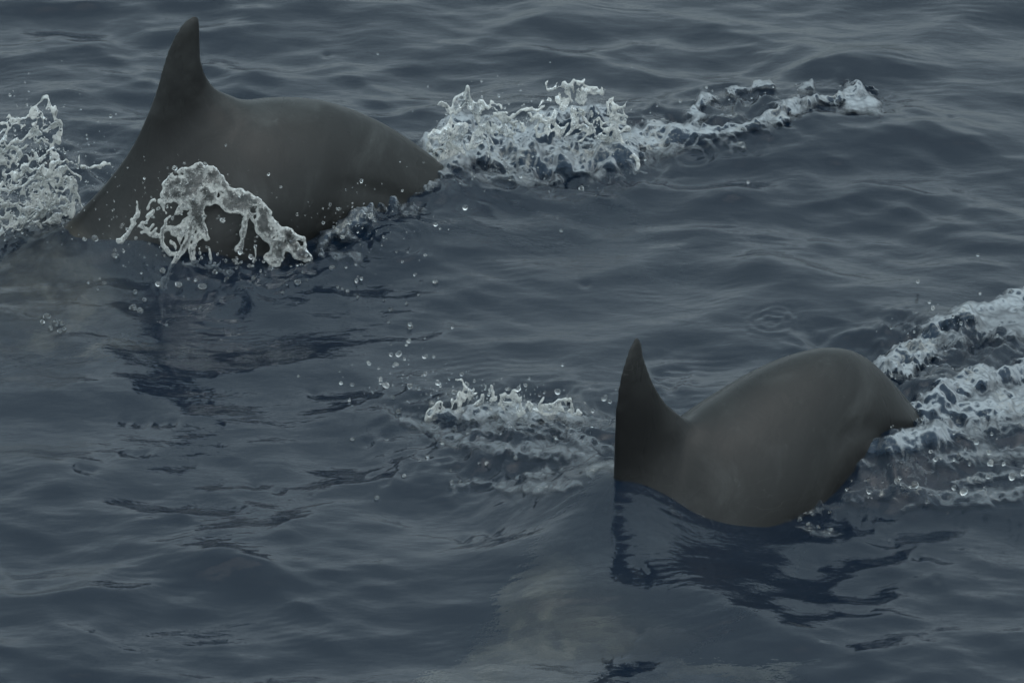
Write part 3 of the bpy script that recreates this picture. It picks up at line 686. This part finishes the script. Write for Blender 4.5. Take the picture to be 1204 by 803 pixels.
LA, GA = 'loose water droplet flying in front of the large dolphin', 'droplets in front of the large dolphin'
for px, py, r in [(112,280,4),(136,315,3.6),(122,335,3),(159,345,3),(170,352,2.6),(157,361,4.5),(165,364,4),(135,294,2.2),(186,340,3),(192,329,3),(210,342,4),(197,306,0.1),(238,345,4.6),(253,330,3),(222,337,1.8),(230,339,1.8),(283,296,3.4),(295,302,3),(278,306,2.2),(300,305,2),
      (298,336,3.2),(318,325,3.6),(294,324,2.8),(391,325,3.6),(279,315,2.6),(357,324,2),(170,210,1.6),(217,192,1.6),(206,198,2.8),(241,193,2.4),(186,245,2.4),(180,255,2),(172,262,1.8),(160,280,2),(150,270,1.8),(145,295,2),(117,328,1.8),(350,340,3.5),(419,330,2.6),(409,342,2),(500,300,2),(512,264,2.4),(488,323,2),
      (547,244,3),(420,351,1.8),(460,363,3),(457,378,2),(478,356,2),(482,382,3.2),(481,400,2.4),(316,205,1.8),(330,220,1.5),(360,300,2.2),(376,300,2),(411,262,2.2),(436,254,3.4),(398,246,2.8),(403,279,2.5),(380,262,2),(441,259,1.8),(300,290,2),(310,312,2)]:
    if r > 1: droplet(px, py, r, .40 + rd.uniform(-.08, .06), LA, GA)
for px, py, r in [(55,372,4),(66,380,4.5),(72,378,4),(60,385,3.5),(70,387,3.5),(50,380,2.4),(75,384,2.6)]:
    droplet(px, py, r, .2, 'droplet in a small cluster splashing down before the large dolphin\'s head', 'small cluster of landing droplets')
LB, GB = 'loose water droplet flying between the two dolphins', 'droplets between the two dolphins'
for px, py, r in [(481,401,2.6),(482,381,2.4),(448,450,2.2),(454,453,3.2),(434,428,2),(466,428,2.6),(475,422,1.8),(501,418,2),(500,440,2.4),(482,454,3),(493,462,2.6),(515,450,3.2),(534,461,2.8),(543,440,2.2),(549,452,2.6),(558,448,2),(576,463,2.8),(597,457,2.6),(609,457,3.2),(618,453,2),(656,460,3.2),(640,461,2),(468,484,3),(414,452,2.2),(401,450,2),
      (462,470,2.4),(508,486,4),(667,525,3.2),(640,548,2),(651,527,1.8),(606,560,2.6),(572,560,2),(550,574,3.5),(541,575,3.2),(531,577,2.4),(711,468,4),(717,472,2.6),(530,640-80,1.6),(455,517,2),(443,590,2.6),(563,800-240,1.4),(520,532,1.8),(561,533,2),(414,516,2)]:
    droplet(px, py, r, -.36 + rd.uniform(-.08, .06), LB, GB)
LC, GC = 'loose water droplet beside the small dolphin\'s tail', 'droplets beside the small dolphin'
for px, py, r in [(925,583,2.2),(907,607,4),(884,584,2),(890,598,1.8),(1022,578,2.8),(1100,540,2.4),(1163,532,3.4),(1165,545,4),(1162,560,2.4),(1133,578,4.4),(1122,573,3.4),(1190,560,4),(1203,556,3),(1075,598,4.4),(1062,600,3),(1090,590,3),(1057,595,2),(996,600,2),(975,615,2),(1140,546,2),(1180,545,2.2),(1148,520,2.4),(940,622,3),(950,626,2.4),(962,628,2.6),(977,630,2.2),(745,560,3),(752,572,2.2),(787,605,2),(1079,331,2.6),(1097,362,2.6),(1093,355,2),(1150,300,2),(660,274,2),(655,260,1.6),(600,210,3),(612,208,2),(683,222,3),(700,240,1.6),(880,214,2)]:
    droplet(px, py, r, (-.95 if py > 500 else -.3 if py > 340 else .9 if py < 290 else .3), LC if py > 320 else 'loose water droplet below the large dolphin\'s wake', GC if py > 320 else 'droplets near the wake')

def scatter(n, cx, cy, sx, sy, Y, label, group):
    for _ in range(n): droplet(rd.gauss(cx, sx), rd.gauss(cy, sy), min(1.3 + rd.expovariate(1.5), 3.6), Y + rd.uniform(-.08, .08), label, group)
scatter(34, 250, 310, 75, 32, .38, LA, GA); scatter(16, 430, 300, 50, 40, .40, LA, GA)
scatter(30, 560, 505, 75, 38, -.40, LB, GB); scatter(12, 450, 430, 35, 35, -.30, LB, GB)
scatter(30, 1110, 560, 70, 28, -.85, LC, GC)

def spray(name, spots, label, n, seed):
    """fine mist: spots = (px, py, spread px x, spread px y, distance Y, share)"""
    r = np.random.default_rng(seed); src = DROPS[0]
    v0 = np.array([v.co for v in src.vertices]); import bmesh
    bm = bmesh.new(); bmesh.ops.create_icosphere(bm, subdivisions=1, radius=1)
    bm.verts.ensure_lookup_table(); v0 = np.array([v.co[:] for v in bm.verts]); f0 = np.array([[v.index for v in f.verts] for f in bm.faces]); bm.free()
    VV, FFc = [], []; k = 0
    for px, py, sx, sy, Y, sh in spots:
        for _ in range(int(n*sh)):
            u, v = r.normal(px, sx), r.normal(py, sy)
            p = at_depth(u, v, Y + r.normal(0, .05)); z = float(bulge(np.array([p[0]]), np.array([p[1]]))[0])
            if p[2] < z + .004: continue
            s = PXM * min(.55 + r.exponential(.45), 2.2)
            VV.append(v0*s*np.array([1, 1, r.uniform(.8, 1.4)]) + p); FFc.append(f0 + k*len(v0)); k += 1
    V3 = np.concatenate(VV); c = V3.mean(0); c[2] = 0
    o = mesh_np(name, V3 - c, np.concatenate(FFc), M_DROP); o.location = c
    return tag(o, label, 'spray', kind='stuff')
spray('spray', [(30,210,40,40,.55,.8),(60,180,25,40,.6,.2),(100,270,50,30,.45,.15),(230,270,50,35,.42,.3),(300,310,60,25,.40,.15),(170,220,40,30,.44,.1),(420,260,40,22,.5,.2),(380,330,70,30,.35,.1)], 'fine mist of droplets round the splashes beside the large dolphin', 420, 1)
spray('spray', [(560,462,60,12,-.42,.35),(600,500,60,20,-.45,.25),(470,455,40,25,-.35,.2),(620,540,70,25,-.5,.2)], 'fine mist of droplets over the ragged row between the dolphins', 300, 2)
spray('spray', [(600,130,70,20,1.0,.4),(720,160,30,25,1.0,.2),(560,205,60,14,.85,.3),(900,110,60,10,1.3,.1)], 'fine mist of droplets over the large dolphin\'s wake', 300, 3)
spray('spray', [(1100,520,60,30,-.7,.4),(1120,400,40,20,-.1,.25),(1010,580,50,18,-.85,.25),(1160,560,30,15,-.8,.1)], 'fine mist of droplets round the small dolphin\'s tail', 300, 4)
